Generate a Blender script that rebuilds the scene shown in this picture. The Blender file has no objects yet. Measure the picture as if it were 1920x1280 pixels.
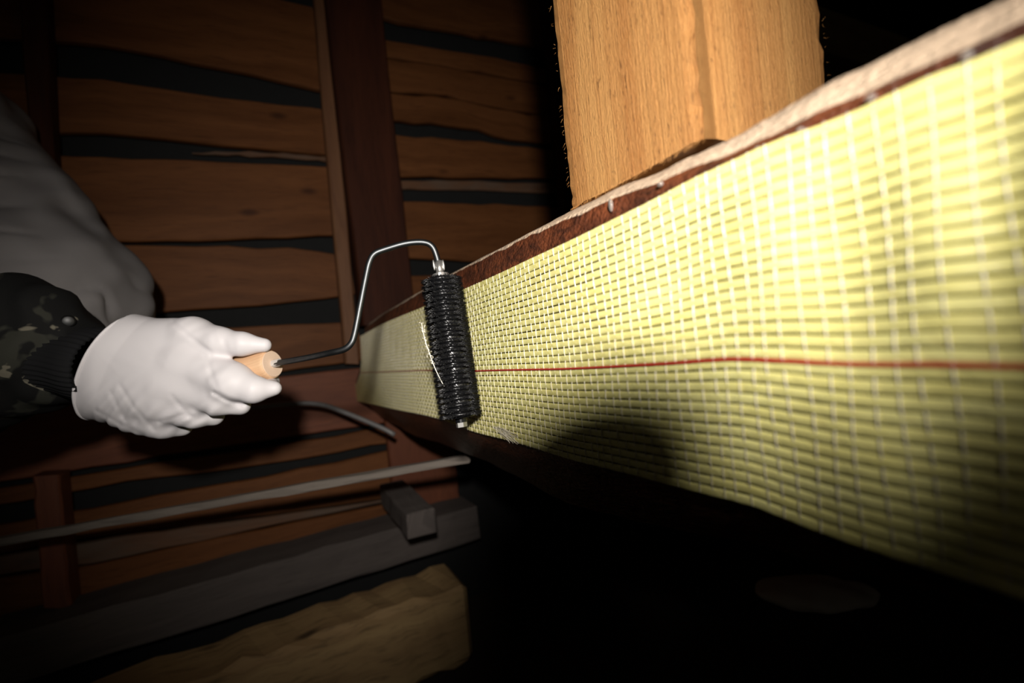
import bpy, bmesh, math, random
import numpy as np
from mathutils import Vector, Matrix
random.seed(7); rng = np.random.default_rng(7)
sc = bpy.context.scene
COL = sc.collection
# ------------------------------------------------------------------ camera, world, light, exposure
F = 900.0                                   # focal length in pixels of the 1920x1280 frame
ROLL = math.atan(0.1)
CR, SR = math.cos(ROLL), math.sin(ROLL)
CAM = np.array([0.0, 0.0, 0.62])
AX = np.array([CR, 0, -SR]); AY = np.array([-SR, 0, -CR]); AZ = np.array([0, 1.0, 0])
def W(p):                                   # (right, down, forward) metres from the lens -> world
    p = np.asarray(p, float)
    return CAM + p[..., 0:1]*AX + p[..., 1:2]*AY + p[..., 2:3]*AZ
cd = bpy.data.cameras.new('camera'); cam = bpy.data.objects.new('camera', cd); COL.objects.link(cam)
cd.sensor_width = 36; cd.lens = 36*F/1920; cd.clip_start = 0.01; cd.clip_end = 50
M = Matrix((( AX[0], -AY[0], -AZ[0], CAM[0]), (AX[1], -AY[1], -AZ[1], CAM[1]), (AX[2], -AY[2], -AZ[2], CAM[2]), (0, 0, 0, 1)))
cam.matrix_world = M
cd.dof.use_dof = True; cd.dof.focus_distance = 0.34; cd.dof.aperture_fstop = 4.8
sc.camera = cam
wd = bpy.data.worlds.new('attic_dark'); sc.world = wd; wd.use_nodes = True
wd.node_tree.nodes['Background'].inputs[0].default_value = (1.0, 0.9, 0.75, 1)
wd.node_tree.nodes['Background'].inputs[1].default_value = 0.018
ld = bpy.data.lights.new('flash', 'SPOT'); lo = bpy.data.objects.new('flash', ld); COL.objects.link(lo)
LPOS = np.array([0.01, -0.10, -0.12]); LDIR = np.array([-0.15, 0.035, 1.0])
lo.location = W(LPOS)
_d = Vector(W(LPOS+LDIR)-W(LPOS)); lo.rotation_euler = _d.to_track_quat('-Z', 'Y').to_euler()
ld.energy = 19.8; ld.spot_size = math.radians(82); ld.spot_blend = 1.0; ld.shadow_soft_size = 0.013
ld.color = (1.0, 0.95, 0.88)
sc.view_settings.view_transform = 'Standard'; sc.view_settings.look = 'None'
sc.view_settings.gamma = 1; sc.view_settings.use_curve_mapping = False
sc.view_settings.exposure = 0.0
# ------------------------------------------------------------------ helpers
def unit(v): v = np.asarray(v, float); return v/np.linalg.norm(v)
DOWN = unit([0.0995, 0.995, 0.0])           # world down seen from the camera
U = unit([-0.489, 0.0489, 1.0])             # along the log beam, away from the camera
Q = unit([1.822, -0.1822, 1.0])             # along the boarded wall
def P(px, py, Z):
    return np.stack(np.broadcast_arrays((np.asarray(px, float)-960)/F*Z, (np.asarray(py, float)-640)/F*Z, np.asarray(Z, float)), -1)
class Plane:
    def __init__(s, pt, a, b):
        n = np.cross(a, b); n = unit(n)
        if n @ np.asarray(pt) > 0: n = -n   # n points to the camera
        s.n = n; s.d = float(n @ np.asarray(pt))
    def at(s, px, py, back=0.0):            # surface point seen at a picture position, 'back' metres behind the plane
        ray = P(px, py, 1.0)
        return ray*((s.d-np.asarray(back))/(ray @ s.n))[..., None]
BEAM = Plane(P(870, 673, 0.42), U, DOWN)
WALL = Plane(P(720, 640, 1.05), Q, DOWN)
def mesh(name, v, f, mat=None, parent=None, smooth=False, uv=None, world=False):
    v = np.asarray(v, float)
    if not world: v = W(v)
    org = v.mean(0) if parent is None else np.zeros(3)
    me = bpy.data.meshes.new(name)
    me.from_pydata((v-org).tolist(), [], [list(map(int, q)) for q in f])
    if uv is not None:
        ul = me.uv_layers.new(name='uv')
        idx = np.zeros(len(me.loops), int); me.loops.foreach_get('vertex_index', idx)
        ul.data.foreach_set('uv', np.asarray(uv, float)[idx].ravel())
    if smooth: me.polygons.foreach_set('use_smooth', [True]*len(me.polygons))
    if mat: me.materials.append(mat)
    me.update()
    o = bpy.data.objects.new(name, me); COL.objects.link(o); o.location = org
    if parent is not None:
        q = parent; acc = np.zeros(3)
        while q is not None: acc += np.array(q.location); q = q.parent
        o.parent = parent; o.location = -acc
    return o
def tag(o, label=None, cat=None, group=None, kind=None):
    if label: o['label'] = label
    if cat: o['category'] = cat
    if group: o['group'] = group
    if kind: o['kind'] = kind
    return o
def thing(name, loc, label, cat, group=None):
    o = bpy.data.objects.new(name, None); COL.objects.link(o); o.location = W(loc); o.empty_display_size = 0.02
    return tag(o, label, cat, group)
def grid_faces(n, m, closed=False):
    f = []
    mm = m if closed else m-1
    for i in range(n-1):
        for j in range(mm):
            k = (j+1) % m
            f.append((i*m+j, i*m+k, (i+1)*m+k, (i+1)*m+j))
    return f
def tube_mesh(path, rad, seg=10, cap=True):
    path = np.asarray(path, float); n = len(path)
    rad = np.broadcast_to(np.asarray(rad, float), (n,))
    t = np.gradient(path, axis=0); t /= np.linalg.norm(t, axis=1)[:, None]
    ref = np.array([0.13, 0.2, 0.97]); a = np.cross(t[0], ref); a = unit(a)
    V = []; L = np.r_[0, np.cumsum(np.linalg.norm(np.diff(path, axis=0), axis=1))]; UVs = []
    for i in range(n):
        a = a-t[i]*(a @ t[i]); a = unit(a); b = np.cross(t[i], a)
        for j in range(seg):
            an = 2*math.pi*j/seg
            V.append(path[i]+rad[i]*(a*math.cos(an)+b*math.sin(an))); UVs.append((L[i], rad[i]*6.28*j/seg))
    f = grid_faces(n, seg, True)
    if cap: f.append(tuple(range(seg))[::-1]); f.append(tuple((n-1)*seg+j for j in range(seg)))
    return V, f, UVs
def smooth_path(pts, n=60, it=2):
    p = np.asarray(pts, float)
    for _ in range(it):                     # corner cutting
        q = [p[0]]
        for a, b in zip(p[:-1], p[1:]): q += [a*.75+b*.25, a*.25+b*.75]
        q.append(p[-1]); p = np.array(q)
    L = np.r_[0, np.cumsum(np.linalg.norm(np.diff(p, axis=0), axis=1))]
    s = np.linspace(0, L[-1], n)
    return np.stack([np.interp(s, L, p[:, k]) for k in range(3)], -1)
# implicit shapes turned into one smooth closed surface
def sd_cone(p, a, b, ra, rb):
    a = np.asarray(a); b = np.asarray(b); ba = b-a
    t = np.clip(((p-a) @ ba)/max(ba @ ba, 1e-12), 0, 1)
    return np.linalg.norm(p-a-t[..., None]*ba, axis=-1)-(ra+(rb-ra)*t)
def smin(a, b, k):
    h = np.clip(.5+.5*(b-a)/k, 0, 1); return b*(1-h)+a*h-k*h*(1-h)
def surface(field, lo_, hi_, h):
    ax = [np.arange(lo_[i], hi_[i]+h, h) for i in range(3)]
    G = np.stack(np.meshgrid(*ax, indexing='ij'), -1); D = field(G)
    n = np.array(D.shape)-1; ins = D < 0
    cor = [(i, j, k) for i in (0, 1) for j in (0, 1) for k in (0, 1)]
    sl = lambda A, c: A[c[0]:c[0]+n[0], c[1]:c[1]+n[1], c[2]:c[2]+n[2]]
    acc = np.zeros(tuple(n)+(3,)); cnt = np.zeros(tuple(n))
    for c in cor:
        for d in range(3):
            if c[d]: continue
            e = list(c); e[d] = 1
            A, B = sl(D, c), sl(D, e); m = (A < 0) != (B < 0)
            t = np.where(m, A/np.where(m, A-B, 1), 0)
            for q in range(3): acc[..., q] += np.where(m, c[q]+(t if q == d else 0), 0)
            cnt += m
    act = cnt > 0; idx = -np.ones(tuple(n), int); idx[act] = np.arange(act.sum())
    cell = np.argwhere(act); V = np.array(lo_)+(cell+acc[act]/cnt[act][:, None])*h
    Fs = []
    for d in range(3):
        e1, e2 = (d+1) % 3, (d+2) % 3
        s0 = [slice(None)]*3; s1 = [slice(None)]*3; s0[d] = slice(0, -1); s1[d] = slice(1, None)
        A, B = ins[tuple(s0)], ins[tuple(s1)]
        e = np.argwhere(A != B)
        ok = (e[:, e1] > 0) & (e[:, e2] > 0) & (e[:, e1] < n[e1]) & (e[:, e2] < n[e2]); e = e[ok]
        fl = A[tuple(e.T)]
        def id_(o1, o2):
            q = e.copy(); q[:, e1] += o1; q[:, e2] += o2; return idx[tuple(q.T)]
        q = np.stack([id_(-1, -1), id_(0, -1), id_(0, 0), id_(-1, 0)], -1)
        q[~fl] = q[~fl][:, ::-1]; Fs.append(q)
    return V, np.concatenate(Fs)
def wob(p, f, s=0.0):                       # cheap smooth noise
    x, y, z = p[..., 0]*f+s, p[..., 1]*f+1.7*s, p[..., 2]*f+.6*s
    return (np.sin(x+1.3*np.sin(y*1.1+z))+np.sin(y*1.27+1.1*np.sin(z*1.3+x*.7))+np.sin(z*1.11+1.2*np.sin(x*.9-y)))/3
# ------------------------------------------------------------------ materials
class NT:
    def __init__(s, name):
        s.m = bpy.data.materials.new(name); s.m.use_nodes = True; s.t = s.m.node_tree; s.n = s.t.nodes; s.b = s.n['Principled BSDF']
    def new(s, typ, **kw):
        nd = s.n.new(typ)
        for k, v in kw.items():
            if k.startswith('i_'):
                key = k[2:]; key = int(key) if key.isdigit() else key
                s.put(nd.inputs[key], v)
            else: setattr(nd, k, v)
        return nd
    def put(s, sock, v):
        if isinstance(v, bpy.types.NodeSocket): s.t.links.new(v, sock)
        else: sock.default_value = v
    def math(s, op, a, b=0.0):
        nd = s.new('ShaderNodeMath', operation=op); s.put(nd.inputs[0], a); s.put(nd.inputs[1], b); return nd.outputs[0]
    def mix(s, f, a, b, typ='MIX'):
        nd = s.new('ShaderNodeMix', data_type='RGBA', blend_type=typ); s.put(nd.inputs[0], f)
        s.put(nd.inputs[6], a if isinstance(a, bpy.types.NodeSocket) else (*a, 1)); s.put(nd.inputs[7], b if isinstance(b, bpy.types.NodeSocket) else (*b, 1)); return nd.outputs[2]
    def ramp(s, f, p0, p1):
        nd = s.new('ShaderNodeMapRange', clamp=True); s.put(nd.inputs[0], f); nd.inputs[1].default_value = p0; nd.inputs[2].default_value = p1; return nd.outputs[0]
    def vec(s, x, y, z=0.0):
        nd = s.new('ShaderNodeCombineXYZ'); s.put(nd.inputs[0], x); s.put(nd.inputs[1], y); s.put(nd.inputs[2], z); return nd.outputs[0]
    def noise(s, v, scale=1.0, detail=4.0, rough=.5, dist=0.0):
        nd = s.new('ShaderNodeTexNoise'); s.put(nd.inputs['Vector'], v); nd.inputs['Scale'].default_value = scale
        nd.inputs['Detail'].default_value = detail; nd.inputs['Roughness'].default_value = rough; nd.inputs['Distortion'].default_value = dist
        return nd.outputs[0]
    def uv(s):
        nd = s.new('ShaderNodeTexCoord'); sp = s.new('ShaderNodeSeparateXYZ'); s.put(sp.inputs[0], nd.outputs['UV']); return sp.outputs[0], sp.outputs[1]
    def obj(s): return s.new('ShaderNodeTexCoord').outputs['Object']
    def rnd(s): return s.new('ShaderNodeObjectInfo').outputs['Random']
    def bump(s, h, strength=.3, dist=.001):
        nd = s.new('ShaderNodeBump'); s.put(nd.inputs['Height'], h); nd.inputs['Strength'].default_value = strength; nd.inputs['Distance'].default_value = dist
        s.put(s.b.inputs['Normal'], nd.outputs[0])
    def done(s, col=None, rough=None, metal=None, spec=None, coat=None):
        if col is not None: s.put(s.b.inputs['Base Color'], col if isinstance(col, bpy.types.NodeSocket) else (*col, 1))
        for k, v in (('Roughness', rough), ('Metallic', metal), ('Specular IOR Level', spec), ('Coat Weight', coat)):
            if v is not None: s.put(s.b.inputs[k], v)
        return s.m
def wood(name, c1, c2, dark, rough=.6, ring=28., fine=380., bump=.35, knots=.5, dust=None, dustamt=0., spec=.3, flecks=0.):
    g = NT(name); u, v = g.uv(); r = g.rnd(); ro = g.math('MULTIPLY', r, 37.)
    warp = g.noise(g.vec(g.math('MULTIPLY', u, 3.), g.math('MULTIPLY', v, 9.), ro), 1., 2.)
    vv = g.math('ADD', g.math('MULTIPLY', v, ring), g.math('MULTIPLY', warp, 3.))
    broad = g.noise(g.vec(g.math('MULTIPLY', u, 2.2), vv, ro), 1., 3., .55, .4)
    fin = g.noise(g.vec(g.math('MULTIPLY', u, 22.), g.math('MULTIPLY', v, fine), ro), 1., 4., .65)
    col = g.mix(g.ramp(broad, .3, .7), c1, c2)
    col = g.mix(g.math('MULTIPLY', g.ramp(fin, .52, .72), .55), col, dark)
    # knots
    vo = g.new('ShaderNodeTexVoronoi'); g.put(vo.inputs['Vector'], g.vec(g.math('MULTIPLY', u, 6.), g.math('MULTIPLY', v, 13.), ro)); vo.inputs['Scale'].default_value = 1.
    kn = g.math('MULTIPLY', g.math('SUBTRACT', 1., g.ramp(vo.outputs['Distance'], .05, .13)), knots)
    col = g.mix(kn, col, dark)
    if flecks:
        fl = g.noise(g.vec(g.math('MULTIPLY', u, 160.), g.math('MULTIPLY', v, 620.), ro), 1., 2., .6)
        col = g.mix(g.math('MULTIPLY', g.ramp(fl, .635, .70), flecks), col, (dark[0]*.25, dark[1]*.2, dark[2]*.2))
    if flecks:
        fz = g.noise(g.vec(g.math('MULTIPLY', u, 260.), g.math('MULTIPLY', v, 1500.), ro), 1., 3., .6)
        col = g.mix(g.math('MULTIPLY', g.ramp(fz, .42, .68), .45), col, (c1[0]*1.12, c1[1]*1.1, c1[2]*1.15)); fin = g.math('ADD', fin, fz)
    if dust:
        dn = g.noise(g.vec(g.math('MULTIPLY', u, 7.), g.math('MULTIPLY', v, 20.), ro), 1., 5., .6)
        col = g.mix(g.math('MULTIPLY', g.ramp(dn, .42, .62), dustamt), col, dust)
    g.bump(g.math('ADD', fin, g.math('MULTIPLY', broad, .6)), bump, .0012)
    return g.done(col, rough, spec=spec)
m_plank = wood('plank_wood', (.185, .070, .024), (.120, .043, .014), (.035, .012, .006), .55, knots=.7, spec=.14)
m_plank_g = wood('plank_grey', (.15, .07, .035), (.11, .055, .03), (.04, .02, .012), .6, knots=.5, dust=(.12, .1, .08), dustamt=.5)
m_rafter = wood('rafter_wood', (.065, .020, .010), (.038, .012, .007), (.015, .006, .004), .6, bump=.3, knots=.2, spec=.12)
m_batten = wood('batten_wood', (.20, .092, .042), (.155, .066, .03), (.06, .024, .012), .6, knots=.2)
m_post = wood('post_wood', (.47, .24, .078), (.33, .135, .036), (.20, .075, .02), .65, ring=75., fine=800., bump=.8, knots=.08, spec=.25, flecks=.7)
m_old = wood('weathered_wood', (.40, .265, .12), (.25, .15, .068), (.05, .03, .016), .75, ring=26., fine=150., bump=.9, knots=.85)
m_grey = wood('dusty_timber', (.115, .095, .085), (.08, .066, .06), (.035, .028, .025), .9, knots=.2, bump=.2)
m_stud = wood('stud_wood', (.19, .06, .026), (.13, .04, .02), (.05, .018, .01), .6, knots=.3)
m_pole = wood('pole_wood', (.20, .17, .145), (.15, .125, .105), (.08, .065, .055), .85, knots=0., bump=.2)
m_dowel = wood('dowel_wood', (.74, .50, .31), (.66, .41, .24), (.45, .25, .13), .55, ring=60., fine=900., bump=.2, knots=0.)
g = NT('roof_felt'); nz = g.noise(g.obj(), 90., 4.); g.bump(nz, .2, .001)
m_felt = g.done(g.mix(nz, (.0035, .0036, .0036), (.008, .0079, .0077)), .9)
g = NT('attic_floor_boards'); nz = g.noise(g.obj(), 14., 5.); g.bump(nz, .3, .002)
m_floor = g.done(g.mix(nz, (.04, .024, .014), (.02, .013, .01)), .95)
# log: bark band, dusty upper face (painted by its own layer of dust: attribute 'dust')
g = NT('log_bark'); ob = g.obj(); u, v = g.uv()
n1 = g.noise(ob, 60., 6., .65); n2 = g.noise(g.vec(g.math('MULTIPLY', u, 70.), g.math('MULTIPLY', v, 230.), 0.), 1., 5., .65, .6); n3 = g.noise(ob, 330., 3., .6)
c = g.mix(g.ramp(n1, .35, .65), (.19, .055, .022), (.06, .020, .011)); c = g.mix(g.math('MULTIPLY', g.ramp(n2, .48, .62), .75), c, (.035, .014, .009))
at = g.new('ShaderNodeAttribute', attribute_name='dust').outputs['Fac']
dn = g.noise(ob, 45., 5., .6); mk = g.ramp(g.math('ADD', at, g.math('MULTIPLY', g.math('SUBTRACT', dn, .5), .9)), .45, .58)
dc = g.mix(g.noise(ob, 500., 3.), (.58, .425, .29), (.68, .51, .36))
scr = g.noise(g.vec(g.math('MULTIPLY', u, 16.), g.math('MULTIPLY', v, 190.), 3.), 1., 2.); dc = g.mix(g.math('MULTIPLY', g.ramp(scr, .66, .72), .8), dc, (.30, .11, .045))
c = g.mix(mk, c, dc)
wet = g.new('ShaderNodeAttribute', attribute_name='wet').outputs['Fac']; c = g.mix(wet, c, (.012, .006, .004))
g.bump(g.math('ADD', g.math('ADD', n1, n2), g.math('MULTIPLY', n3, .7)), .9, .003)
m_log = g.done(c, g.mix(mk, (.33,)*3, (.95,)*3), spec=.5)
# woven aramid tape
def yarn_mat(name, ca, cb, cdark):
    g = NT(name); u, v = g.uv(); r = g.math('MULTIPLY', g.rnd(), 50.)
    tw = g.math('ADD', v, g.math('MULTIPLY', u, 75.))
    fib = g.noise(g.vec(g.math('MULTIPLY', tw, 14.), g.math('MULTIPLY', u, 120.), r), 1., 3., .6)
    lowf = g.noise(g.vec(g.math('MULTIPLY', u, 30.), r, 0.), 1., 3.)
    c = g.mix(g.ramp(lowf, .3, .7), ca, cb); c = g.mix(g.math('MULTIPLY', g.ramp(fib, .56, .76), .5), c, cdark)
    g.bump(fib, .45, .0007)
    return g.done(c, .38, spec=.4)
m_yarn = yarn_mat('aramid_yarn', (.80, .75, .31), (.76, .69, .24), (.50, .36, .10))
g = NT('weft_yarn'); m_weft = g.done((.86, .80, .66), .22, spec=.7)
g = NT('red_yarn'); m_red = g.done((.42, .012, .012), .35, spec=.5)
g = NT('black_bristle'); m_bris = g.done((.006, .006, .007), .30, spec=.5)
g = NT('black_core'); m_core = g.done((.006, .006, .007), .22, spec=.6)
g = NT('steel_rod'); nz = g.noise(g.obj(), 220., 4.); g.bump(nz, .08, .0005); m_steel = g.done(g.mix(nz, (.075, .08, .085), (.13, .135, .14)), .45, metal=1.)
g = NT('bright_zinc'); m_zinc = g.done((.55, .54, .52), .36, metal=.85)
g = NT('clear_resin'); m_resin = g.done((.75, .68, .62), .06, spec=.6); g.b.inputs['Transmission Weight'].default_value = .8
g = NT('grey_metal'); m_gmetal = g.done(g.mix(g.noise(g.obj(), 80., 4.), (.16, .15, .15), (.26, .25, .24)), .55, metal=.3)
g = NT('end_grain'); m_endgrain = g.done(g.mix(g.noise(g.obj(), 900., 3.), (.70, .50, .36), (.78, .58, .43)), .7)
g = NT('pale_ferrule'); m_ferrule = g.done((.62, .60, .58), .4, metal=.2)
g = NT('nitrile_glove'); ob = g.obj()
wv = g.new('ShaderNodeTexWave', wave_type='BANDS', bands_direction='DIAGONAL'); g.put(wv.inputs['Vector'], ob); wv.inputs['Scale'].default_value = 34.; wv.inputs['Distortion'].default_value = 9.; wv.inputs['Detail'].default_value = 2.; wv.inputs['Detail Scale'].default_value = .9
wm = g.ramp(g.noise(ob, 26., 2.), .48, .62)
g.bump(g.math('ADD', g.math('MULTIPLY', wv.outputs[0], g.math('MULTIPLY', wm, .3)), g.math('MULTIPLY', g.noise(ob, 900., 3.), .05)), .3, .0012)
m_glove = g.done((.68, .648, .665), .5, spec=.3)
g = NT('camouflage_cloth'); ob = g.obj()
a1 = g.ramp(g.noise(ob, 19., 3., .55, .4), .58, .61); a2 = g.ramp(g.noise(ob, 31., 3., .55, .6), .62, .65)
wv = g.noise(ob, 1500., 2.)
c = g.mix(a1, (.009, .009, .009), (.035, .035, .028)); c = g.mix(a2, c, (.16, .145, .11)); g.bump(wv, .25, .0004)
m_camo = g.done(c, .8, spec=.15)
g = NT('black_knit'); m_knit = g.done((.011, .011, .012), .85, spec=.2)
g = NT('grey_cotton'); nz = g.noise(g.obj(), 1400., 2.); g.bump(nz, .2, .0004); m_cotton = g.done(g.mix(g.noise(g.obj(), 20., 4.), (.20, .185, .185), (.25, .235, .235)), .9, spec=.1)
g = NT('snap_metal'); m_snap = g.done((.05, .05, .05), .45, metal=.9)
g = NT('pale_scrap'); m_pale = g.done(g.mix(g.noise(g.obj(), 60., 5.), (.55, .50, .42), (.42, .37, .30)), .9)
# ------------------------------------------------------------------ setting
def quad_plane(name, c, a, b, mat, kind='structure'):
    c, a, b = map(np.asarray, (c, a, b)); o = mesh(name, [c-a-b, c+a-b, c+a+b, c-a+b], [(0, 1, 2, 3)], mat)
    return tag(o, kind=kind)
nb_w = -WALL.n
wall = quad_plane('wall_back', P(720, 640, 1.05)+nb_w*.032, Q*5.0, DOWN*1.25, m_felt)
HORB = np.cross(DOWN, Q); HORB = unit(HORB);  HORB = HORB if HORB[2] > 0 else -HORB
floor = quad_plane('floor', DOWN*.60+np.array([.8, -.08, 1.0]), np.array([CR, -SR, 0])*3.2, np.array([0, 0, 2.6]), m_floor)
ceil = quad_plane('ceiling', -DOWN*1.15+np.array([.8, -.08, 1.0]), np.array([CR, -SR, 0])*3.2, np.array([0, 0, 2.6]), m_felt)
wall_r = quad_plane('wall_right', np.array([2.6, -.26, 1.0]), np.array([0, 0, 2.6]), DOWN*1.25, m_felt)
def board(name, top, bot, plane, thick, mat, parent=None, n=14, jit=.0016, proud=0., seed=0, back=None):
    """a board whose two long edges are traced on a plane; 'proud' metres in front of it"""
    r = np.random.default_rng(seed+11)
    top = np.array(top, float); bot = np.array(bot, float)
    xt = np.linspace(top[0, 0], top[-1, 0], n); xb = np.linspace(bot[0, 0], bot[-1, 0], n)
    T = plane.at(xt, np.interp(xt, top[:, 0], top[:, 1]), -proud); B = plane.at(xb, np.interp(xb, bot[:, 0], bot[:, 1]), -proud)
    dn = unit((B-T).mean(0))
    T = T+dn*r.normal(0, jit, n)[:, None]; B = B+dn*r.normal(0, jit, n)[:, None]
    nb = -plane.n
    L = np.r_[0, np.cumsum(np.linalg.norm(np.diff((T+B)/2, axis=0), axis=1))]
    hgt = np.linalg.norm(B-T, axis=1)
    V = []; UVs = []
    ch = min(.0022, thick*.25)
    for i in range(n):
        ring = [(T[i]+nb*thick, -thick), (T[i]+nb*ch, -ch), (T[i]+dn*ch, 0.), (B[i]-dn*ch, hgt[i]), (B[i]+nb*ch, hgt[i]+ch), (B[i]+nb*thick, hgt[i]+thick)]
        for p, v in ring: V.append(p); UVs.append((L[i], v))
    f = grid_faces(n, 6, True); f += [(0, 1, 2, 3, 4, 5), tuple((n-1)*6+k for k in (5, 4, 3, 2, 1, 0))]
    return mesh(name, V, f, mat, parent, uv=UVs)
# planks between the rafters, one object each (left bay), traced edge lines
bayA = [
 ([(-90, -150), (585, 12)], [(-90, 62), (95, 74), (187, 81), (307, 105), (435, 131), (604, 169), (640, 178)], m_plank),
 ([(-90, 130), (90, 139), (187, 148), (319, 169), (604, 205), (640, 210)], [(-90, 245), (101, 247), (202, 247), (401, 270), (615, 290), (640, 292)], m_plank),
 ([(-90, 284), (101, 289), (319, 298), (615, 312), (640, 313)], [(-90, 456), (184, 452), (337, 450), (626, 441), (655, 440)], m_plank),
 ([(-90, 458), (191, 458), (431, 461), (560, 465), (630, 475), (655, 478)], [(-90, 598), (247, 590), (322, 583), (490, 572), (637, 556), (665, 553)], m_plank),
 ([(-90, 640), (356, 611), (435, 612), (637, 605), (665, 603)], [(-90, 760), (440, 706), (540, 694), (678, 676), (690, 674)], m_plank),
 ([(-90, 780), (440, 716), (543, 704), (677, 690), (745, 682)], [(-90, 912), (0, 903), (162, 880), (262, 862), (515, 823), (690, 797), (760, 787)], m_stud),
 ([(-90, 926), (0, 916), (162, 893), (262, 873), (515, 838), (690, 807), (760, 796)], [(-90, 962), (162, 917), (262, 897), (440, 880), (620, 851), (721, 832), (760, 826)], m_plank),
 ([(-90, 1002), (162, 954), (262, 935), (440, 902), (620, 869), (721, 846), (760, 838)], [(-90, 1052), (172, 1008), (580, 955), (702, 937), (760, 928)], m_plank),
 ([(-90, 1056), (172, 1012), (580, 958), (702, 940), (760, 930)], [(-90, 1090), (180, 1056), (340, 1022), (560, 975), (760, 935)], m_plank_g),
 ([(-90, 1094), (180, 1059), (340, 1025), (560, 978), (760, 940)], [(-90, 1190), (183, 1119), (580, 1014), (721, 979), (800, 958)], m_plank),
]
for i, (t, b, mt) in enumerate(bayA):
    o = board('plank', t, b, WALL, .013, mt, wall, seed=i, jit=.0012)
bayB = [
 ([(690, -150), (1080, -50)], [(690, 25), (722, 34), (915, 70), (1080, 100)]),
 ([(690, 66), (727, 75), (915, 105), (1080, 140)], [(690, 100), (731, 108), (840, 122), (971, 148), (1080, 168)]),
 ([(690, 103), (731, 111), (840, 125), (971, 151), (1080, 171)], [(690, 166), (735, 171), (840, 178), (915, 197), (1080, 224)]),
 ([(690, 169), (735, 174), (840, 182), (915, 200), (1080, 228)], [(690, 222), (739, 226), (821, 231), (892, 240), (949, 259), (1080, 274)]),
 ([(690, 248), (742, 253), (877, 262), (1024, 278), (1080, 284)], [(690, 326), (754, 330), (1009, 334), (1080, 336)]),
 ([(690, 372), (757, 375), (1009, 386), (1080, 390)], [(690, 484), (774, 486), (880, 488), (1080, 500)]),
 ([(690, 512), (774, 515), (880, 517), (1080, 520)], [(690, 640), (880, 640), (1080, 640)]),
]
for i, (t, b) in enumerate(bayB):
    board('plank', t, b, WALL, .013, m_plank, wall, seed=40+i, jit=.0015)
# lips of grey felt-dusted lath behind the gaps
for i, (t, b) in enumerate([([(360, 285), (470, 282), (640, 294)], [(360, 287), (470, 292), (640, 303)]), ([(740, 336), (1080, 345)], [(740, 354), (1080, 362)])]):
    o = board('lath', t, b, WALL, .006, m_plank_g, wall, seed=70+i, proud=-.013); o['label'] = 'dusty grey lath showing in the gap between planks'
def timber(name, left, right, proud, depth, mat, label, cat, plane=WALL, seed=0, n=10):
    """upright timber on the wall: left and right edge lines of its front face"""
    l = np.array(left, float); r = np.array(right, float)
    yl = np.linspace(l[0, 1], l[-1, 1], n); yr = np.linspace(r[0, 1], r[-1, 1], n)
    A = plane.at(np.interp(yl, l[:, 1], l[:, 0]), yl, -proud); B = plane.at(np.interp(yr, r[:, 1], r[:, 0]), yr, -proud)
    nb = -plane.n; V = []; UVs = []; wdt = np.linalg.norm(B-A, axis=1).mean()
    L = np.r_[0, np.cumsum(np.linalg.norm(np.diff(A, axis=0), axis=1))]; c = .003
    ac = unit((B-A).mean(0)); rr = np.random.default_rng(seed)
    for i in range(n):
        j1, j2 = rr.normal(0, .0008, 2)
        for p, v in ((A[i]+nb*depth, -depth), (A[i]+nb*c+ac*j1, -c), (A[i]+ac*(c+j1), 0), (B[i]-ac*(c+j2), wdt), (B[i]+nb*c-ac*j2, wdt+c), (B[i]+nb*depth, wdt+depth)):
            V.append(p); UVs.append((L[i], v))
    f = grid_faces(n, 6, True)+[(0, 1, 2, 3, 4, 5), tuple((n-1)*6+k for k in (5, 4, 3, 2, 1, 0))]
    return tag(mesh(name, V, f, mat, uv=UVs), label, cat)
timber('rafter', [(600, -120), (612, 0), (640, 260), (668, 480), (682, 610)], [(700, -120), (716, 0), (735, 187), (757, 375), (776, 560), (782, 610)], .055, .053, m_rafter, 'dark red-brown square rafter rising behind the roller frame', 'rafter', seed=1)
timber('batten', [(578, -120), (589, 0), (607, 225), (630, 480), (642, 612), (648, 682)], [(602, -120), (612, 0), (634, 225), (657, 480), (668, 612), (674, 682)], .022, .020, m_batten, 'narrow light brown batten nailed along the left side of the rafter', 'batten', seed=2)
timber('rafter', [(25, -120), (36, 0), (58, 300), (80, 560)], [(80, -120), (86, 0), (100, 300), (122, 560)], .04, .038, m_rafter, 'nearly black rafter at the far left above the grey sleeve', 'rafter', seed=3)
timber('stud', [(60, 893), (80, 1140)], [(112, 890), (134, 1140)], .05, .048, m_stud, 'dim reddish stud standing behind the long grey batten at lower left', 'stud', seed=4)
timber('stud', [(722, 780), (738, 930), (744, 990)], [(848, 780), (862, 930), (868, 990)], .02, .018, m_stud, 'short reddish stud under the end of the yellow sheet', 'stud', seed=5)
timber('rafter', [(1012, -120), (1022, 0), (1060, 420)], [(1120, -120), (1130, 0), (1160, 420)], .03, .028, m_rafter, 'black-brown upright half hidden behind the pale post, added where its shade falls', 'rafter', seed=6)  # dark upright added to stand for the black shade left of the post
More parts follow.
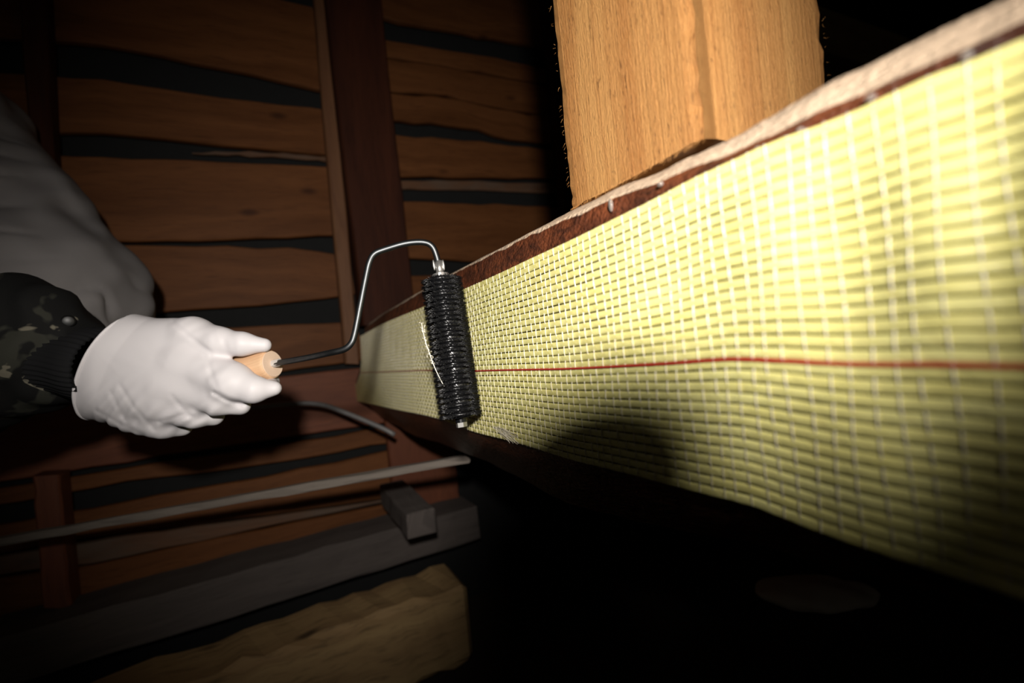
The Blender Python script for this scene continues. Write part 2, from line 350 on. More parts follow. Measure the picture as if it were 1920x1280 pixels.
def box(name, o, a, b, c, mat, label, cat, parent=None, bev=.002, n=8, jit=.0):
    """box from corner o with edge vectors a (grain), b, c"""
    o, a, b, c = (np.asarray(x, float) for x in (o, a, b, c)); la, lb, lc = (np.linalg.norm(x) for x in (a, b, c))
    ub, uc = b/lb, c/lc; V = []; UVs = []; rr = np.random.default_rng(len(name))
    ring = [(bev, 0), (lb-bev, 0), (lb, bev), (lb, lc-bev), (lb-bev, lc), (bev, lc), (0, lc-bev), (0, bev)]
    per = np.r_[0, np.cumsum([math.dist(ring[i], ring[i+1]) for i in range(7)])]
    ts = np.r_[0, np.linspace(bev/la, 1-bev/la, n), 1]
    for k, t in enumerate(ts):
        e = k in (0, len(ts)-1)
        for i, (x, y) in enumerate(ring):
            if e: x = min(max(x, bev), lb-bev); y = min(max(y, bev), lc-bev)
            j = rr.normal(0, jit, 2) if jit else (0, 0)
            V.append(o+a*t+ub*(x+j[0])+uc*(y+j[1])); UVs.append((t*la, per[i]))
    f = grid_faces(len(ts), 8, True)+[tuple(range(7, -1, -1)), tuple((len(ts)-1)*8+k for k in range(8))]
    ob = mesh(name, V, f, mat, parent, uv=UVs)
    if label: tag(ob, label, cat)
    return ob
PERP = unit(np.cross(U, DOWN)); PERP = PERP if PERP[2] > 0 else -PERP       # horizontal, square to the beam, away from the camera
INTO = nb_w
# dusty wall plate along the foot of the wall
FR = Plane(P(580, 1081, .86), Q, DOWN)
a0 = FR.at(np.array([-60.]), np.array([1213.]))[0]; a1 = FR.at(np.array([900.]), np.array([1001.]))[0]
Lq = (a1-a0) @ Q
box('wall_plate', a0, Q*Lq, INTO*.10, DOWN*.07, m_grey, 'dusty grey wall plate lying along the foot of the boarded wall', 'timber', jit=.0012, n=16)
# joist towards the viewer over the plate
j0 = P(712, 908, .93)
box('joist', j0, -U*.21, unit(np.cross(DOWN, U))*-.046 if np.cross(DOWN, U)[0] < 0 else unit(np.cross(DOWN, U))*.046, DOWN*.04, m_grey, 'short dark joist resting across the dusty wall plate', 'joist', jit=.0008)
# big weathered timber on the floor
FT = Plane(P(560, 1128, .80), Q, DOWN)
b0 = FT.at(np.array([-200.]), np.array([1380.]))[0]; b1 = FT.at(np.array([838.]), np.array([1052.]))[0]
Lt = (b1-b0) @ Q
tim = box('timber', b1-Q*Lt, Q*Lt, -INTO*.10+DOWN*.004, DOWN*.135, m_old, 'weathered yellowish timber with knots and a sawn end at the bottom', 'timber', bev=.009, jit=.0022, n=26)
# long grey batten across the lower left
pole_pts = np.array([P(-80, 1021, .60), P(0, 1007, .60), P(420, 930, .61), P(700, 882, .62), P(882, 851, .63)])
pa, pb = pole_pts[0], pole_pts[-1]
pd = pb-pa; sideD = unit(np.cross(pd, AZ)); sideD = sideD if sideD[1] > 0 else -sideD
box('long_batten', pa-sideD*.006, pd, sideD*.0125, AZ*.010, m_pole, 'long thin grey batten running across the dark lower left', 'batten', bev=.0015, n=20, jit=.0006)
# bent metal rod
pr = smooth_path([P(380, 775, .86), P(470, 764, .86), P(560, 755, .86), P(604, 757, .86), P(640, 770, .85), P(718, 802, .84), P(740, 815, .84)], 40)
V, f, uvs = tube_mesh(pr, .0042, 10)
tag(mesh('metal_rod', V, f, m_gmetal, smooth=True, uv=uvs), 'thin bent grey metal rod under the white glove', 'rod')
# dim pale scrap and far purlin in the dark
s0 = P(1525, 1112, .62)
def scrapf(p):
    q = p-s0; X = unit([1, .17, -.25]); Yv = unit(np.cross(X, DOWN)); x = q @ X; y = q @ DOWN; z = q @ Yv
    return (np.sqrt((x/.068)**2+(y/.016)**2+(z/.035)**2)-1)*.016+.0015*wob(p, 120.)
V, f = surface(scrapf, s0-.09, s0+.09, .0035)
tag(mesh('wood_scrap', V, f, m_pale, smooth=True), 'pale lens shaped scrap in the dark below the log beam', 'scrap')
box('purlin', P(1480, -10, 1.1), PERP*.9, DOWN*.11, U*.09, m_old, 'barely lit purlin in the dark behind the pale post', 'purlin')
# unseen barrel added to block the flash: throws round shade on the lower sheet
lens = thing('shade_barrel', (.019, -.0375, -.03), "short black barrel beside the flash, added out of view to shade the lower sheet", 'lens')
LA = np.array([.019, -.0375, 0])
V, f, uvs = tube_mesh([LA+AZ3*z for AZ3, z in ((np.array([0, 0, 1.]), q) for q in (-.07, -.05, -.048, -.03, -.028, .004, .0075))], [.019, .020, .0215, .0215, .021, .021, .0225], 40)
mesh('barrel', V, f, m_core, lens, True)
V, f, uvs = tube_mesh([LA+np.array([0, 0, q]) for q in (-.046, -.044, -.034, -.032)], [.0217, .0225, .0225, .0217], 40, False)
mesh('shade_ring', V, f, m_knit, lens, False)
# ------------------------------------------------------------------ woven sheet surface
TOPX = [640, 678, 690, 715, 760, 800, 850, 870, 940, 1009, 1102, 1222, 1297, 1372, 1447, 1545, 1622, 1719, 1806, 1916, 2300, 2700]
TOPY = [648, 630, 621, 607, 588, 573, 550, 541, 510, 478, 435, 375, 334, 300, 264, 230, 198, 151, 118, 72, -95, -265]
BOTX = [600, 655, 690, 730, 785, 832, 879, 965, 1070, 1186, 1324, 1412, 1467, 1550, 1655, 1771, 1909, 2400, 2900]
BOTY = [718, 742, 754, 766, 776, 787, 808, 829, 863, 891, 927, 948, 971, 1004, 1040, 1077, 1123, 1290, 1460]
def _soft(X, Y, w):
    g_ = np.linspace(X[0], X[-1], 800); st = g_[1]-g_[0]; k = int(w/st)*2+1
    y = np.interp(g_, X, Y); e = np.pad(y, k//2, mode='reflect', reflect_type='odd')
    for _ in range(1): y = np.convolve(e, np.hanning(k+2)[1:-1]/np.hanning(k+2).sum(), 'valid')
    return list(g_), list(y)
TOPX, TOPY = _soft(TOPX, TOPY, 50); BOTX, BOTY = _soft(BOTX, BOTY, 50)
def smoothstep(a, b, x): t = np.clip((x-a)/(b-a), 0, 1); return t*t*(3-2*t)
def bot_x(xt):
    xt = np.asarray(xt, float)
    off = np.interp(xt, [640, 678, 700, 760, 850, 1000, 1916, 2700], [8, 8, 10, 24, 32, 38, 104, 150])
    return xt+off
def SH(xt, v, back=0.):
    """surface of the sheet: xt = where the thread leaves the upper edge, v = 0 top .. 1 bottom"""
    xt, v = np.broadcast_arrays(np.asarray(xt, float), np.asarray(v, float))
    yt = np.interp(xt, TOPX, TOPY); xb = bot_x(xt); yb = np.interp(xb, BOTX, BOTY)
    px = xt+(xb-xt)*v; py = yt+(yb-yt)*v
    tip = np.clip((725-xt)/45, 0, 1)**2; px = px-44*tip*v**4; py = py-6*tip*v**4
    amp = .020*smoothstep(900, 1180, xt)
    dz = amp*np.clip((v-.56)/.44, 0, 1)**1.7-.004*np.sin(v*np.pi)+.0015*np.sin(xt*.021)*np.sin(v*5)
    left = np.clip((760-xt)/100, 0, 1)
    dz = dz-left**2*(.02*v)+.006*np.sin(left*9)*left*(.6+.4*np.cos(v*4))
    p = BEAM.at(px, py)
    return p*(1+(dz+back)/p[..., 2])[..., None]
# stations evenly spaced along the beam
_x = np.linspace(676, 2560, 3000); _c = SH(_x, .5); _s = np.r_[0, np.cumsum(np.linalg.norm(np.diff(_c, axis=0), axis=1))]
SLEN = _s[-1]
def X_of_s(s): return np.interp(s, _s, _x)
NY = 30
WSP = .0060
sheet = thing('woven_sheet', SH(1000, .5), 'yellow woven fibre sheet with white cross threads glued along the log beam', 'sheet')
nst = int(SLEN/(WSP/2.0)); ss = np.linspace(0, SLEN, nst); xs = X_of_s(ss)
def frame(xt, v):
    e = 2.0; ds = SH(xt+e, v)-SH(xt-e, v); dv = SH(xt, v+.004)-SH(xt, v-.004)
    n = np.cross(ds, dv); n /= np.linalg.norm(n, axis=-1)[..., None]
    p = SH(xt, v); n = np.where(((n*p).sum(-1) > 0)[..., None], -n, n)
    return p, dv/.008, n
SEG = 10
for i in range(NY):
    vc = (i+.5)/NY
    vj = vc+.0016*np.sin(ss*23+i*.25)+.0005*np.sin(ss*61+i*5)
    p, dv, n = frame(xs, vj)
    wv = np.sin(np.pi*ss/WSP+np.pi*i)            # over / under the wefts
    p = p+n*(wv*.00012)[:, None]
    hw = .448*(1/NY)*(1+.025*np.sin(ss*90+i))
    hw = hw*(1.06 if i < 2 else 1)
    hn = .00075+.00006*np.sin(ss*50+i*3)
    V = np.zeros((nst, SEG, 3)); UV = np.zeros((nst, SEG, 2))
    for j in range(SEG):
        an = 2*np.pi*j/SEG
        cx_ = math.copysign(abs(math.cos(an))**.7, math.cos(an)) if abs(math.cos(an)) > 1e-6 else 0.; V[:, j] = p+dv*(hw*cx_)[:, None]+n*(hn*math.sin(an))[:, None]
        UV[:, j, 0] = ss; UV[:, j, 1] = j/SEG
    f = grid_faces(nst, SEG, True)+[tuple(range(SEG)), tuple((nst-1)*SEG+j for j in range(SEG))[::-1]]
    mesh('yarn', V.reshape(-1, 3), f, m_yarn, sheet, True, UV.reshape(-1, 2))
# weft threads
ws = np.arange(.002, SLEN-.002, WSP)
vv = np.linspace(.002, .998, NY*4+1)
for k, s0_ in enumerate(ws):
    sj = s0_+.0005*np.sin(k*1.9)+.0006*np.sin(vv*9+k)
    xt = X_of_s(np.clip(sj, 0, SLEN))
    p, dv, n = frame(xt, np.clip(vv, .004, .996))
    ph = np.cos(np.pi*vv*NY+np.pi*k+np.pi/2)
    lift = .00074+.00020*ph
    p = p+n*lift[:, None]
    V, f, uvs = tube_mesh(p, .00021, 6)
    mesh('weft_thread', V, f, m_weft, sheet, True)
# red marker thread in the gap under the 17th yarn
p, dv, n = frame(xs, np.full_like(xs, 17/NY)+.001*np.sin(ss*40))
V, f, uvs = tube_mesh(p+n*.0009, .00062, 6)
o = mesh('marker_thread', V, f, m_red, sheet, True); o['label'] = 'red marker thread along the middle of the sheet'
# frayed tuft at the lower edge
tv, tf = [], []
for k in range(26):
    a = SH(905+random.uniform(-14, 10), .94+random.uniform(-.03, .03), -.0012); b = SH(928+random.uniform(-8, 10), .985+random.uniform(-.04, .03), -.002-random.random()*.003)
    m_ = (a+b)/2+np.array([0, -.0012*random.random(), -.002])
    V, f, _ = tube_mesh(smooth_path([a, m_, b], 7, 1), .00014, 4); n0 = len(tv); tv += list(V); tf += [tuple(q+n0 for q in x) for x in f]
o = mesh('frayed_fibres', tv, tf, m_weft, sheet); o['kind'] = 'stuff'
# ------------------------------------------------------------------ log beam
bx = np.r_[np.linspace(684, 900, 24), np.linspace(910, 1900, 90), np.linspace(1930, 2560, 24)]
b1px = np.interp(bx, [684, 800, 870, 1000, 1150, 1240, 1370, 1450, 1545, 1720, 1916, 2600], [10, 30, 38, 45, 40, 26, 13, 12, 24, 22, 32, 60])
b2px = np.interp(bx, [684, 870, 1000, 1150, 1240, 1370, 1545, 1720, 1859, 1916, 2600], [3, 3, 5, 16, 18, 26, 46, 54, 58, 58, 90])
xb = bot_x(bx); yb = np.interp(xb, BOTX, BOTY); yt = np.interp(bx, TOPX, TOPY)
un = np.interp(xb, [640, 740, 800, 900, 1070, 1300, 1600, 1771, 1909, 2600], [14, 30, 45, 45, 85, 80, 50, 34, 42, 70])
rows = []; dust = []
rr = np.random.default_rng(3)
jag = lambda a: np.convolve(rr.normal(0, a, len(bx)+4), np.ones(3)/3, 'same')[2:-2]
def addrow(p, d): rows.append(p); dust.append(np.full(len(bx), d))
pU = BEAM.at(xb, yb+un+jag(2), .050)
addrow(pU+PERP*.11-DOWN*.012, 0); addrow(pU+PERP*.07+DOWN*.008, 0); addrow(pU+PERP*.03+DOWN*.006, 0); addrow(pU, 0)
addrow(BEAM.at(xb, yb+un*.35+jag(3), .018)+PERP*.010*smoothstep(900, 1180, bx)[:, None], 0)
for v in (1.0, .93, .85, .75, .62, .45, .25, .08, 0.0): addrow(SH(bx, np.full_like(bx, v), .0042), 0)
addrow(BEAM.at(bx, yt-b1px*.5+jag(1.2), .0045), 0)
addrow(BEAM.at(bx, yt-b1px*.9+jag(1.2), .006), .25)
addrow(BEAM.at(bx, yt-b1px*1.05-1+jag(1), .008), .85)
addrow(BEAM.at(bx, yt-b1px-b2px*.6, .014), 1)
pT = BEAM.at(bx, yt-b1px-b2px+jag(1.2), .020)
addrow(pT, 1); addrow(pT+PERP*.03+DOWN*.002, 1); addrow(pT+PERP*.09+DOWN*.02, 1)
R = np.stack(rows, 1); nbx, m = R.shape[:2]
Lb = np.r_[0, np.cumsum(np.linalg.norm(np.diff(R[:, 8], axis=0), axis=1))]
UVb = np.zeros((nbx, m, 2)); UVb[..., 0] = Lb[:, None]; UVb[:, 1:, 1] = np.cumsum(np.median(np.linalg.norm(np.diff(R, axis=1), axis=-1), 0))[None]
f = grid_faces(nbx, m, True)+[tuple(range(m)), tuple((nbx-1)*m+k for k in range(m))[::-1]]
beam = mesh('log_beam', R.reshape(-1, 3), f, m_log, None, True, UVb.reshape(-1, 2))
at = beam.data.attributes.new('dust', 'FLOAT', 'POINT'); at.data.foreach_set('value', np.stack(dust, 1).ravel().astype(np.float32))
wa = np.zeros((nbx, m), np.float32); wa[:, 6:13] = 1.; wa[:, 5] = .5
at = beam.data.attributes.new('wet', 'FLOAT', 'POINT'); at.data.foreach_set('value', wa.ravel())   # resin-soaked wood under the tape
bm = bmesh.new(); bm.from_mesh(beam.data); bmesh.ops.recalc_face_normals(bm, faces=bm.faces); bm.to_mesh(beam.data); bm.free()
tag(beam, 'rough dark log beam with dusty upper face, carrying the yellow sheet', 'beam', kind='thing')
for (px, py, rx, ry) in ((1145, 383, 4.5, 13), (1238, 345, 6, 5), (1500, 244, 6, 6), (1632, 183, 8, 7), (1812, 104, 9, 10), (1420, 277, 4, 3)):
    c0 = BEAM.at(np.array([px]), np.array([py]), .003)[0]; s_ = c0[2]/F
    bm = bmesh.new(); bmesh.ops.create_uvsphere(bm, u_segments=12, v_segments=8, radius=1)
    v = np.array([x.co[:] for x in bm.verts]); fs = [[q.index for q in x.verts] for x in bm.faces]; bm.free()
    V = c0+v[:, :1]*U*rx*s_*1.3+v[:, 1:2]*DOWN*ry*s_+v[:, 2:]*PERP*rx*s_*.8+DOWN*(v[:, 1:2]**2)*ry*s_*.15
    mesh('resin_drop', V, fs, m_resin, beam, True)
# ------------------------------------------------------------------ post on the beam
C0 = BEAM.at(np.array([1322.]), np.array([257.]), .030)[0]
def proj(p): return 960+F*p[0]/p[2], 640+F*p[1]/p[2]
la = min(np.linspace(.03, .25, 400), key=lambda t: abs(proj(C0+U*t)[0]-1069))
def redge(t):
    b = C0+PERP*t; h = min(np.linspace(0, .2, 200), key=lambda q: abs(proj(b-DOWN*q)[1]-150)); return proj(b-DOWN*h)[0]
lb = min(np.linspace(.03, .25, 300), key=lambda t: abs(redge(t)-1554))
print('POST', la, lb)
# square post: built as stacked rings so that its arrises stay slightly ragged
H = .55; nz_ = 60
V = []; UVs = []; rr = np.random.default_rng(5)
cor = [(0, 0), (1, 0), (1, 1), (0, 1)]
ring = []
K = 14
for (a, b), (c, d) in zip(cor, cor[1:]+cor[:1]):
    for t in range(K): ring.append((a+(c-a)*t/K, b+(d-b)*t/K))
for k in range(nz_):
    h = H*(k/(nz_-1))**1.6
    for i, (x, y) in enumerate(ring):
        cx, cy = x*la, y*lb
        if (x in (0, 1)) and (y in (0, 1)): cx += (.0014 if x == 0 else -.0014); cy += (.0014 if y == 0 else -.0014)
        j = rr.normal(0, .0004, 2) if x in (0, 1) and y in (0, 1) else (0, 0)
        hh = h+(rr.normal(0, .0007) if k == 0 else 0)
        V.append(C0+U*(cx+j[0])+PERP*(cy+j[1])-DOWN*hh); UVs.append((h, x*la+y*lb if i <= 2*K else la+lb+(1-x)*la+(1-y)*lb))
nr = len(ring)
f = grid_faces(nz_, nr, True)+[tuple(range(nr)), tuple((nz_-1)*nr+k for k in range(nr))[::-1]]
post = mesh('post', V, f, m_post, None, False, UVs)
bm = bmesh.new(); bm.from_mesh(post.data); bmesh.ops.recalc_face_normals(bm, faces=bm.faces); bm.to_mesh(post.data); bm.free()
tag(post, 'pale orange rough-sawn square post standing on the log beam', 'post', kind='thing')
# splinters hanging from its sawn foot and arris
tv, tf = [], []
for k in range(240):
    if k < 170: a = C0+U*(la*random.random())+DOWN*.0003-PERP*.0002; b = a+DOWN*random.uniform(.0006, .0028)+U*random.uniform(-.002, .002)-PERP*random.uniform(0, .001)
    elif k < 205: a = C0+U*(la-.0015)-PERP*.0001-DOWN*random.uniform(0, .16); b = a+U*random.uniform(.0018, .0035)+DOWN*random.uniform(-.002, .002)
    else: a = C0+PERP*(lb-.0012)-DOWN*random.uniform(0, .16)-U*.0001; b = a+PERP*random.uniform(.0005, .002)+DOWN*random.uniform(-.002, .002)-U*random.uniform(0, .002)
    V, ff, _ = tube_mesh([a, (a+b)/2+rr.normal(0, .0002, 3), b], [.00010, .00007, .00002], 3); n0 = len(tv); tv += list(V); tf += [tuple(q+n0 for q in x) for x in ff]
o = mesh('splinters', tv, tf, m_post, post, uv=[(p[0], p[1]) for p in tv]); o['kind'] = 'stuff'
# ------------------------------------------------------------------ roller
RT = BEAM.at(np.array([827.]), np.array([522.]), -.0215)[0]; RB = BEAM.at(np.array([864.]), np.array([783.]), -.0215)[0]
rax = unit(RB-RT); RL = np.linalg.norm(RB-RT); RR = 37.5*((RT+RB)/2)[2]/F
print('ROLLER', RT, RB, RL, RR)
HE = P(511, 682, .405)                       # handle end
hax = unit([-.94, .20, .26])                 # handle axis, into the fist
roller = thing('hand_roller', (RT+RB)/2, 'black bristle hand roller with bent steel frame and wooden handle, held on the sheet', 'roller')
V, f, uvs = tube_mesh(np.linspace(RT, RB, 40), RR*.66, 24); mesh('roller_core', V, f, m_core, roller, True, uvs)
ref = unit(np.cross(rax, AZ)); ref2 = np.cross(rax, ref)
def ring_mesh(seed):
    r = np.random.default_rng(seed); V = []; Fc = []
    n = 64
    for i in range(n):
        an = 2*np.pi*i/n
        for (rad, ax) in ((.62, -.0019), (.80, -.0013), (.85, 0), (.80, .0013), (.62, .0019)):
            rad *= 1+r.normal(0, .012)
            V.append(((ref*math.cos(an)+ref2*math.sin(an))*RR*rad)+rax*(ax+.0006*math.sin(an*1+seed)))
    for i in range(n):
        for j in range(4): k = (i+1) % n; Fc.append((i*5+j, i*5+j+1, k*5+j+1, k*5+j))
    for q in range(420):
        an = r.uniform(0, 2*np.pi); d = ref*math.cos(an)+ref2*math.sin(an); tn = np.cross(d, rax)
        b0 = d*RR*.70+rax*r.normal(0, .0007); tip = d*RR*r.uniform(.90, 1.09)+rax*r.normal(0, .0010)+tn*r.normal(0, .0012)
        n0 = len(V); wd_ = .00042
        V += [b0+tn*wd_, b0-tn*wd_*.5+rax*wd_, b0-tn*wd_*.5-rax*wd_, tip+tn*wd_*.35, tip-tn*wd_*.2+rax*wd_*.35, tip-tn*wd_*.2-rax*wd_*.35]
        Fc += [(n0, n0+1, n0+4, n0+3), (n0+1, n0+2, n0+5, n0+4), (n0+2, n0, n0+3, n0+5), (n0+3, n0+4, n0+5)]
    return V, Fc
NR = 27
protos = []
for k in range(NR):
    c = RT+(RB-RT)*((k+.5)/NR)
    if k < 3:
        V, Fc = ring_mesh(k); o = mesh('bristle_ring', np.array(V)+0*c, Fc, m_bris, None, True, None)
        base = np.array(o.location) - W(np.zeros(3)); o.location = base+W(c); protos.append((o, base))
    else:
        src, base = protos[k % 3]; o = src.copy(); COL.objects.link(o); o.location = base+W(c)
    o.parent = roller; o.location = np.array(o.location)-np.array(roller.location)
# frame rod
zr = RT[2]
rod_px = [(826, 520, zr), (823, 500, zr), (819, 480, zr-.001), (811, 460, zr-.002), (795, 453, zr-.003), (762, 455, zr-.005), (722, 467, zr-.008), (700, 475, zr-.010), (692, 492, zr-.011), (688, 510, zr-.011), (676, 570, zr-.013), (665, 628, zr-.015), (659, 645, zr-.016), (645, 656, zr-.016), (620, 661, zr-.014)]
pts = [P(a, b, c) for a, b, c in rod_px]+[P(570, 672, .393), HE-hax*.002, HE+hax*.03]
pth = smooth_path(pts, 150, 2)
V, f, uvs = tube_mesh(pth, .0025, 14); mesh('frame_rod', V, f, m_steel, roller, True, uvs)
V, f, uvs = tube_mesh([P(822.5, 489, zr), P(826, 518, zr)], .0032, 16); mesh('collar', V, f, m_zinc, roller, True, uvs)
for sgn in (-1, 1):
    a = P(821+sgn*9, 487, zr-.001); b = P(824+sgn*9, 507, zr-.001)
    V, f, uvs = tube_mesh(smooth_path([a, (a+b)/2+AX*0, b], 10, 1), [.0004, .0007, .0009, .0010, .0011, .0011, .0010, .0008, .0006, .0003], 10); mesh('collar_tab', V, f, m_zinc, roller, True, uvs)
V, f, uvs = tube_mesh([RT-rax*.0035, RT-rax*.0005], [RR*.42, RR*.42], 20); mesh('washer', V, f, m_zinc, roller, False, uvs)
V, f, uvs = tube_mesh([RB-rax*.001, RB+rax*.0035], [RR*.3, RR*.3], 20); mesh('washer', V, f, m_core, roller, False, uvs)
V, f, uvs = tube_mesh([RB+rax*.0025, RB+rax*.0072], [.0044, .0044], 6); mesh('nut', V, f, m_zinc, roller, False, uvs)
# handle: turned dowel with rounded end
hl = .14
ts = [0, .0006, .002, .004]+list(np.linspace(.01, hl, 16)); rs = [.0108, .0118, .0124, .0126]+[.0126+.001*math.sin(t*40) for t in np.linspace(.01, hl, 16)]
V, f, uvs = tube_mesh([HE+hax*t for t in ts], rs, 28); mesh('handle', V, f, m_dowel, roller, True, uvs)
V, f, uvs = tube_mesh([HE-hax*.0005, HE+hax*.001], [.0109, .0113], 28); o = mesh('end_grain', V, f, m_endgrain, roller, False, uvs); o['label'] = 'pale sawn end of the wooden handle'
V, f, uvs = tube_mesh([HE-hax*.0075, HE+hax*.003], [.0032, .0032], 8); mesh('ferrule', V, f, m_ferrule, roller, False, uvs)
# wet strand of resin on the bristles
def onroll(px, py): return P(px, py, (RT[2]+(RB[2]-RT[2])*np.clip((py-522)/261, 0, 1))-RR*.75)
st = [onroll(790, 605), onroll(797, 640), onroll(803, 655), onroll(813, 685), onroll(826, 712), onroll(833, 724)]
V, f, uvs = tube_mesh(smooth_path(st, 30, 2), [.0004]*22+[.0003]*8, 6)
o = mesh('resin_strand', V, f, m_weft, roller, True); o['label'] = 'wet pale strand hanging on the bristles'
bv, bf = [], []
for k in range(60):
    t = random.random(); q = smooth_path(st, 30, 2)[int(t*20)]+rr.normal(0, .0009, 3)
    V, ff, _ = tube_mesh([q, q+rr.normal(0, .0005, 3)+DOWN*.0006], [.00035, .0002], 5); n0 = len(bv); bv += list(V); bf += [tuple(x+n0 for x in y) for y in ff]
o = mesh('resin_beads', bv, bf, m_weft, roller); o['kind'] = 'stuff'
# ------------------------------------------------------------------ person: gloved right hand, sleeve, jacket
person = thing('person', P(200, 690, .42), 'worker in grey jacket, dark camouflage sleeve and white glove, holding the roller', 'person')
def cone(px0, py0, z0, r0, px1, py1, z1, r1): return (P(px0, py0, z0), P(px1, py1, z1), r0*z0/F, r1*z1/F)
palm = [cone(232, 645, .415, 48, 375, 662, .406, 38), cone(215, 680, .414, 50, 360, 705, .404, 40), cone(203, 715, .416, 48, 325, 742, .408, 40), cone(190, 742, .420, 38, 285, 775, .416, 38),
        cone(185, 700, .43, 50, 300, 740, .43, 50), cone(240, 675, .410, 55, 345, 695, .403, 46), cone(240, 725, .412, 55, 320, 735, .407, 48)]
thumb = [cone(262, 642, .410, 44, 362, 631, .402, 36), cone(362, 631, .402, 36, 412, 642, .397, 27), cone(412, 642, .397, 27, 455, 645, .396, 20), cone(455, 645, .396, 21, 495, 647, .399, 13)]
index = [cone(355, 682, .400, 44, 436, 716, .390, 35), cone(436, 716, .390, 35, 478, 730, .388, 24), cone(478, 730, .388, 24, 515, 728, .392, 11), cone(510, 728, .394, 13, 504, 716, .418, 16), cone(504, 716, .418, 16, 470, 676, .432, 16)]
middle = [cone(335, 715, .402, 44, 412, 750, .394, 28), cone(412, 750, .394, 28, 452, 761, .398, 14), cone(450, 760, .400, 15, 450, 735, .430, 19), cone(450, 735, .430, 19, 415, 692, .442, 17)]
ring_ = [cone(300, 745, .405, 42, 368, 775, .402, 26), cone(362, 773, .402, 29, 396, 781, .408, 17), cone(405, 782, .410, 13, 405, 750, .440, 18), cone(405, 750, .440, 18, 372, 706, .450, 17)]
little = [cone(258, 770, .414, 38, 310, 793, .412, 27), cone(310, 791, .412, 30, 335, 796, .418, 20), cone(345, 800, .420, 14, 350, 770, .446, 16), cone(350, 770, .446, 16, 325, 730, .455, 15)]
WC = P(196, 688, .42); WN = unit(P(195, 640, .42)*0+np.array([-.93, -.28, .12]))   # cut plane at the wrist
cut0 = P(202, 690, .41); cutn = unit(np.array([-.90, -.44, .0]))
CREASES = [([(208, 735), (222, 765), (240, 796)], .0006), ([(225, 722), (250, 762), (290, 806)], .0006), ([(182, 770), (225, 795), (268, 815)], .0007),
 ([(322, 742), (342, 765), (362, 786)], .0006), ([(402, 736), (425, 749), (456, 760)], .0018), ([(398, 614), (404, 640)], .0003), ([(416, 621), (421, 648)], .0003), ([(434, 627), (438, 654)], .0003), ([(384, 668), (398, 700), (410, 735)], .0005), ([(396, 662), (393, 690), (398, 715)], .0004),
 ([(325, 604), (352, 628), (392, 658)], .0009), ([(300, 790), (340, 779), (362, 781)], .0010)]
def handf(p):
    d = None
    for c in palm:
        q = sd_cone(p, *c); d = q if d is None else smin(d, q, .016)
    for fg, k in ((thumb, .007), (index, .006), (middle, .007), (ring_, .008), (little, .008)):
        fd = None
        for c in fg:
            q = sd_cone(p, *c); fd = q if fd is None else smin(fd, q, .005)
        d = smin(d, fd, k)
    # stretched folds of the thin glove
    w = np.sin((p[..., 0]*.75+p[..., 1]*1.0)*520+2.2*wob(p, 60.))
    px = 960+F*p[..., 0]/p[..., 2]; py = 640+F*p[..., 1]/p[..., 2]
    mask = np.exp(-((px-215)/60)**2-((py-775)/45)**2)*1.2+np.exp(-((px-340)/90)**2-((py-785)/25)**2)+.25*np.exp(-((px-360)/35)**2-((py-625)/25)**2)+.5*np.exp(-((px-395)/30)**2-((py-715)/40)**2)
    d = d+mask*.0007*w+.0004*wob(p, 90.)
    kn = np.sin((p[..., 0]*1.0-p[..., 1]*.35)*700+wob(p, 80.))
    d = d+.00005*kn*np.exp(-((px-440)/50)**2-((py-640)/30)**2)
    front = (p[..., 2] < .425)
    for line, A in CREASES:
        dd = None
        for (x0, y0), (x1, y1) in zip(line[:-1], line[1:]):
            bx_, by_ = x1-x0, y1-y0; t = np.clip(((px-x0)*bx_+(py-y0)*by_)/(bx_*bx_+by_*by_), 0, 1)
            q = np.hypot(px-x0-t*bx_, py-y0-t*by_); dd = q if dd is None else np.minimum(dd, q)
        d = d+front*A*(np.exp(-(dd/5.)**2)-.5*np.exp(-(dd/11.)**2))
    flare = .003*np.clip(1-np.abs((p-cut0) @ cutn)/.02, 0, 1)
    d = d-flare
    return np.maximum(d, (p-cut0) @ cutn+.0006*np.sin(py*.35))
V, f = surface(handf, P(120, 560, .36)*1.0+np.array([-.03, -.01, 0]), P(545, 845, .47)+np.array([.05, .01, .02]), .0012)
glove = mesh('glove', V, f, m_glove, person, True); glove['label'] = 'thin white disposable glove with five fingers closed on the handle'
# rolled rim of the glove
def rim_pts():
    e1 = unit(np.cross(cutn, AZ)); e2 = np.cross(cutn, e1); o_ = []; st_ = math.pi/2 if e2[2] > 0 else -math.pi/2
    for k in range(72):
        an = 2*np.pi*k/72+st_; dirv = e1*math.cos(an)+e2*math.sin(an); r = np.linspace(.02, .08, 121)
        q = P(192, 697, .42); q = q-cutn*((q-cut0) @ cutn); pp = q+dirv*r[:, None]-cutn*.0012
        dd = handf(pp-cutn*.002); i = int(np.argmax(dd > 0)) or 60; o_.append(pp[i])
    return np.array(o_+[o_[0]])
rp = rim_pts(); cen = rp.mean(0); ra = np.linalg.norm(rp-cen, axis=1); rm = np.array([np.median(np.r_[ra[:-1], ra[:-1], ra[:-1]][72+k-4:72+k+5]) for k in range(72)]); rm = np.r_[rm, rm[0]]; rp = cen+(rp-cen)*(rm/ra)[:, None]; k5 = np.r_[rp[-4:-1], rp, rp[1:4]]; rp = np.stack([np.convolve(k5[:, c], np.ones(5)/5, 'same') for c in range(3)], -1)[3:-3]
V, f, uvs = tube_mesh(rp, .0013, 8, False); o = mesh('glove_rim', V, f, m_glove, glove, True)
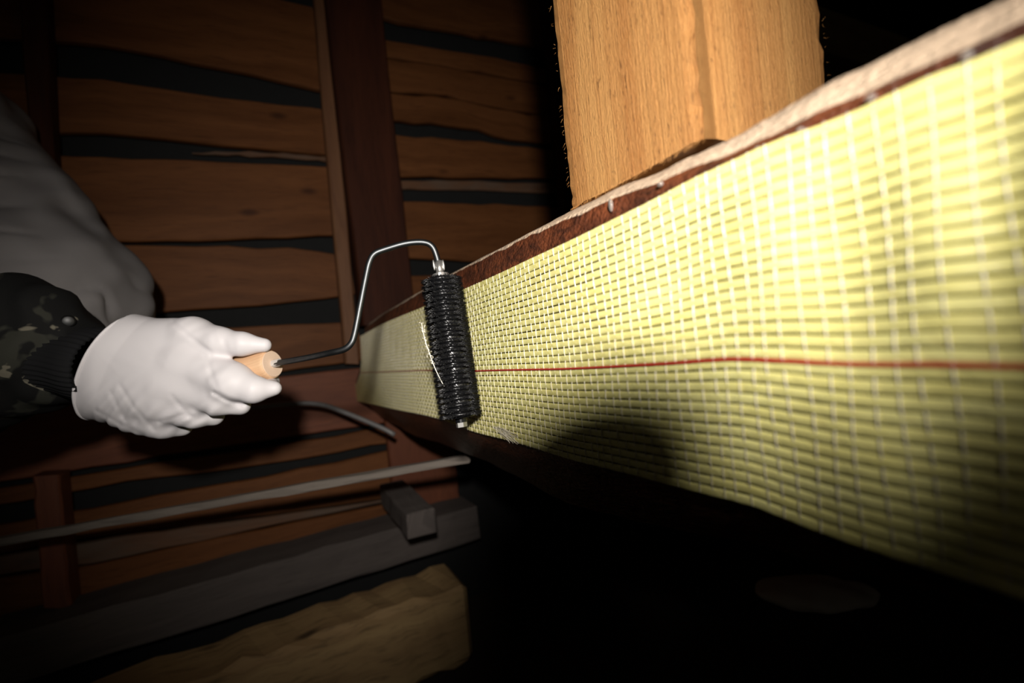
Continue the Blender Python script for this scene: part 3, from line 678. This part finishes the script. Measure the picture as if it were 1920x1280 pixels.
# knitted cuff
ca = P(95, 665, .43); cb = P(222, 690, .422)
cuffax = unit(cb-ca)
def cuff_mesh():
    n, s = 26, 150; e1 = unit(np.cross(cuffax, AZ)); e2 = unit(np.cross(cuffax, e1)); V = []
    for i in range(n):
        t = i/(n-1); c = ca+(cb-ca)*t
        r1 = (98+(-8)*t)*c[2]/F+.0016*math.sin(t*9); r2 = r1*.72
        for j in range(s):
            an = 2*np.pi*j/s; rib = .0010*math.cos(an*46)
            V.append(c+e1*math.cos(an)*(r1+rib)+e2*math.sin(an)*(r2+rib)+cuffax*.004*math.sin(an*2+1))
    return V, grid_faces(n, s, True)+[tuple(range(s)), tuple((n-1)*s+k for k in range(s))[::-1]]
V, f = cuff_mesh(); o = mesh('cuff', V, f, m_knit, person, True); o['label'] = 'black ribbed knit cuff at the wrist'
slv = [cone(-190, 690, .41, 170, 30, 655, .42, 128), cone(30, 655, .42, 128, 88, 664, .425, 100), cone(40, 590, .41, 72, 78, 592, .41, 62), cone(105, 622, .418, 50, 120, 618, .42, 46), cone(-40, 620, .40, 110, 10, 600, .41, 86)]
def slvf(p):
    d = None
    for c in slv:
        q = sd_cone(p, *c); d = q if d is None else smin(d, q, .010)
    return d+.0030*wob(p, 48., 2.)+.0016*wob(p, 105., 5.)+.0012*np.sin(p[..., 0]*260+2*wob(p, 50.))
V, f = surface(slvf, P(-260, 430, .42)-np.array([.12, .03, .10]), P(215, 860, .42)+np.array([.02, .04, .11]), .0035)
sleeve = mesh('sleeve', V, f, m_camo, person, True); sleeve['label'] = 'black jacket sleeve with grey camouflage patches'
# snap on the sleeve
def ray_hit(field, px, py, z0, z1):
    z = np.linspace(z0, z1, 600); d = field(P(px, py, z)); i = int(np.argmax(d < 0)); return P(px, py, z[i])
sn = ray_hit(slvf, 128, 602, .28, .45)
dirn = unit(-sn)
V, f, uvs = tube_mesh([sn+dirn*-.001, sn+dirn*.0012, sn+dirn*.002], [.0052, .0050, .0036], 20); mesh('snap_button', V, f, m_snap, sleeve, True)
jk = [cone(-330, 240, .66, 250, -165, 300, .64, 190), cone(-165, 300, .64, 190, -10, 435, .62, 142), cone(-10, 435, .62, 142, 72, 575, .60, 168), cone(72, 575, .60, 168, -60, 640, .60, 150)]
def jkf(p):
    d = None
    for c in jk:
        q = sd_cone(p, *c); d = q if d is None else smin(d, q, .03)
    fold = np.sin((p[..., 0]*.35+p[..., 1]*1.)*150+2.4*wob(p, 18., 1.))
    q2 = (p[..., 0]*.25+p[..., 1]*1.)*62+2.6*wob(p, 14., 1.)+1.2*wob(p, 33., 8.)
    crease = np.exp(-(np.sin(q2)/.28)**2)*np.clip(.25+1.1*wob(p, 16., 9.), 0, 1)
    return d+.0075*crease+.0012*fold*(.5+.5*wob(p, 25., 4.))+.0065*wob(p, 28., 3.)+.0042*wob(p, 62., 6.)
V, f = surface(jkf, P(-600, 0, .62)-np.array([.05, .02, .16]), P(270, 980, .62)+np.array([.03, .02, .13]), .0045)
o = mesh('jacket', V, f, m_cotton, person, True); o['label'] = 'creased grey cotton work jacket'
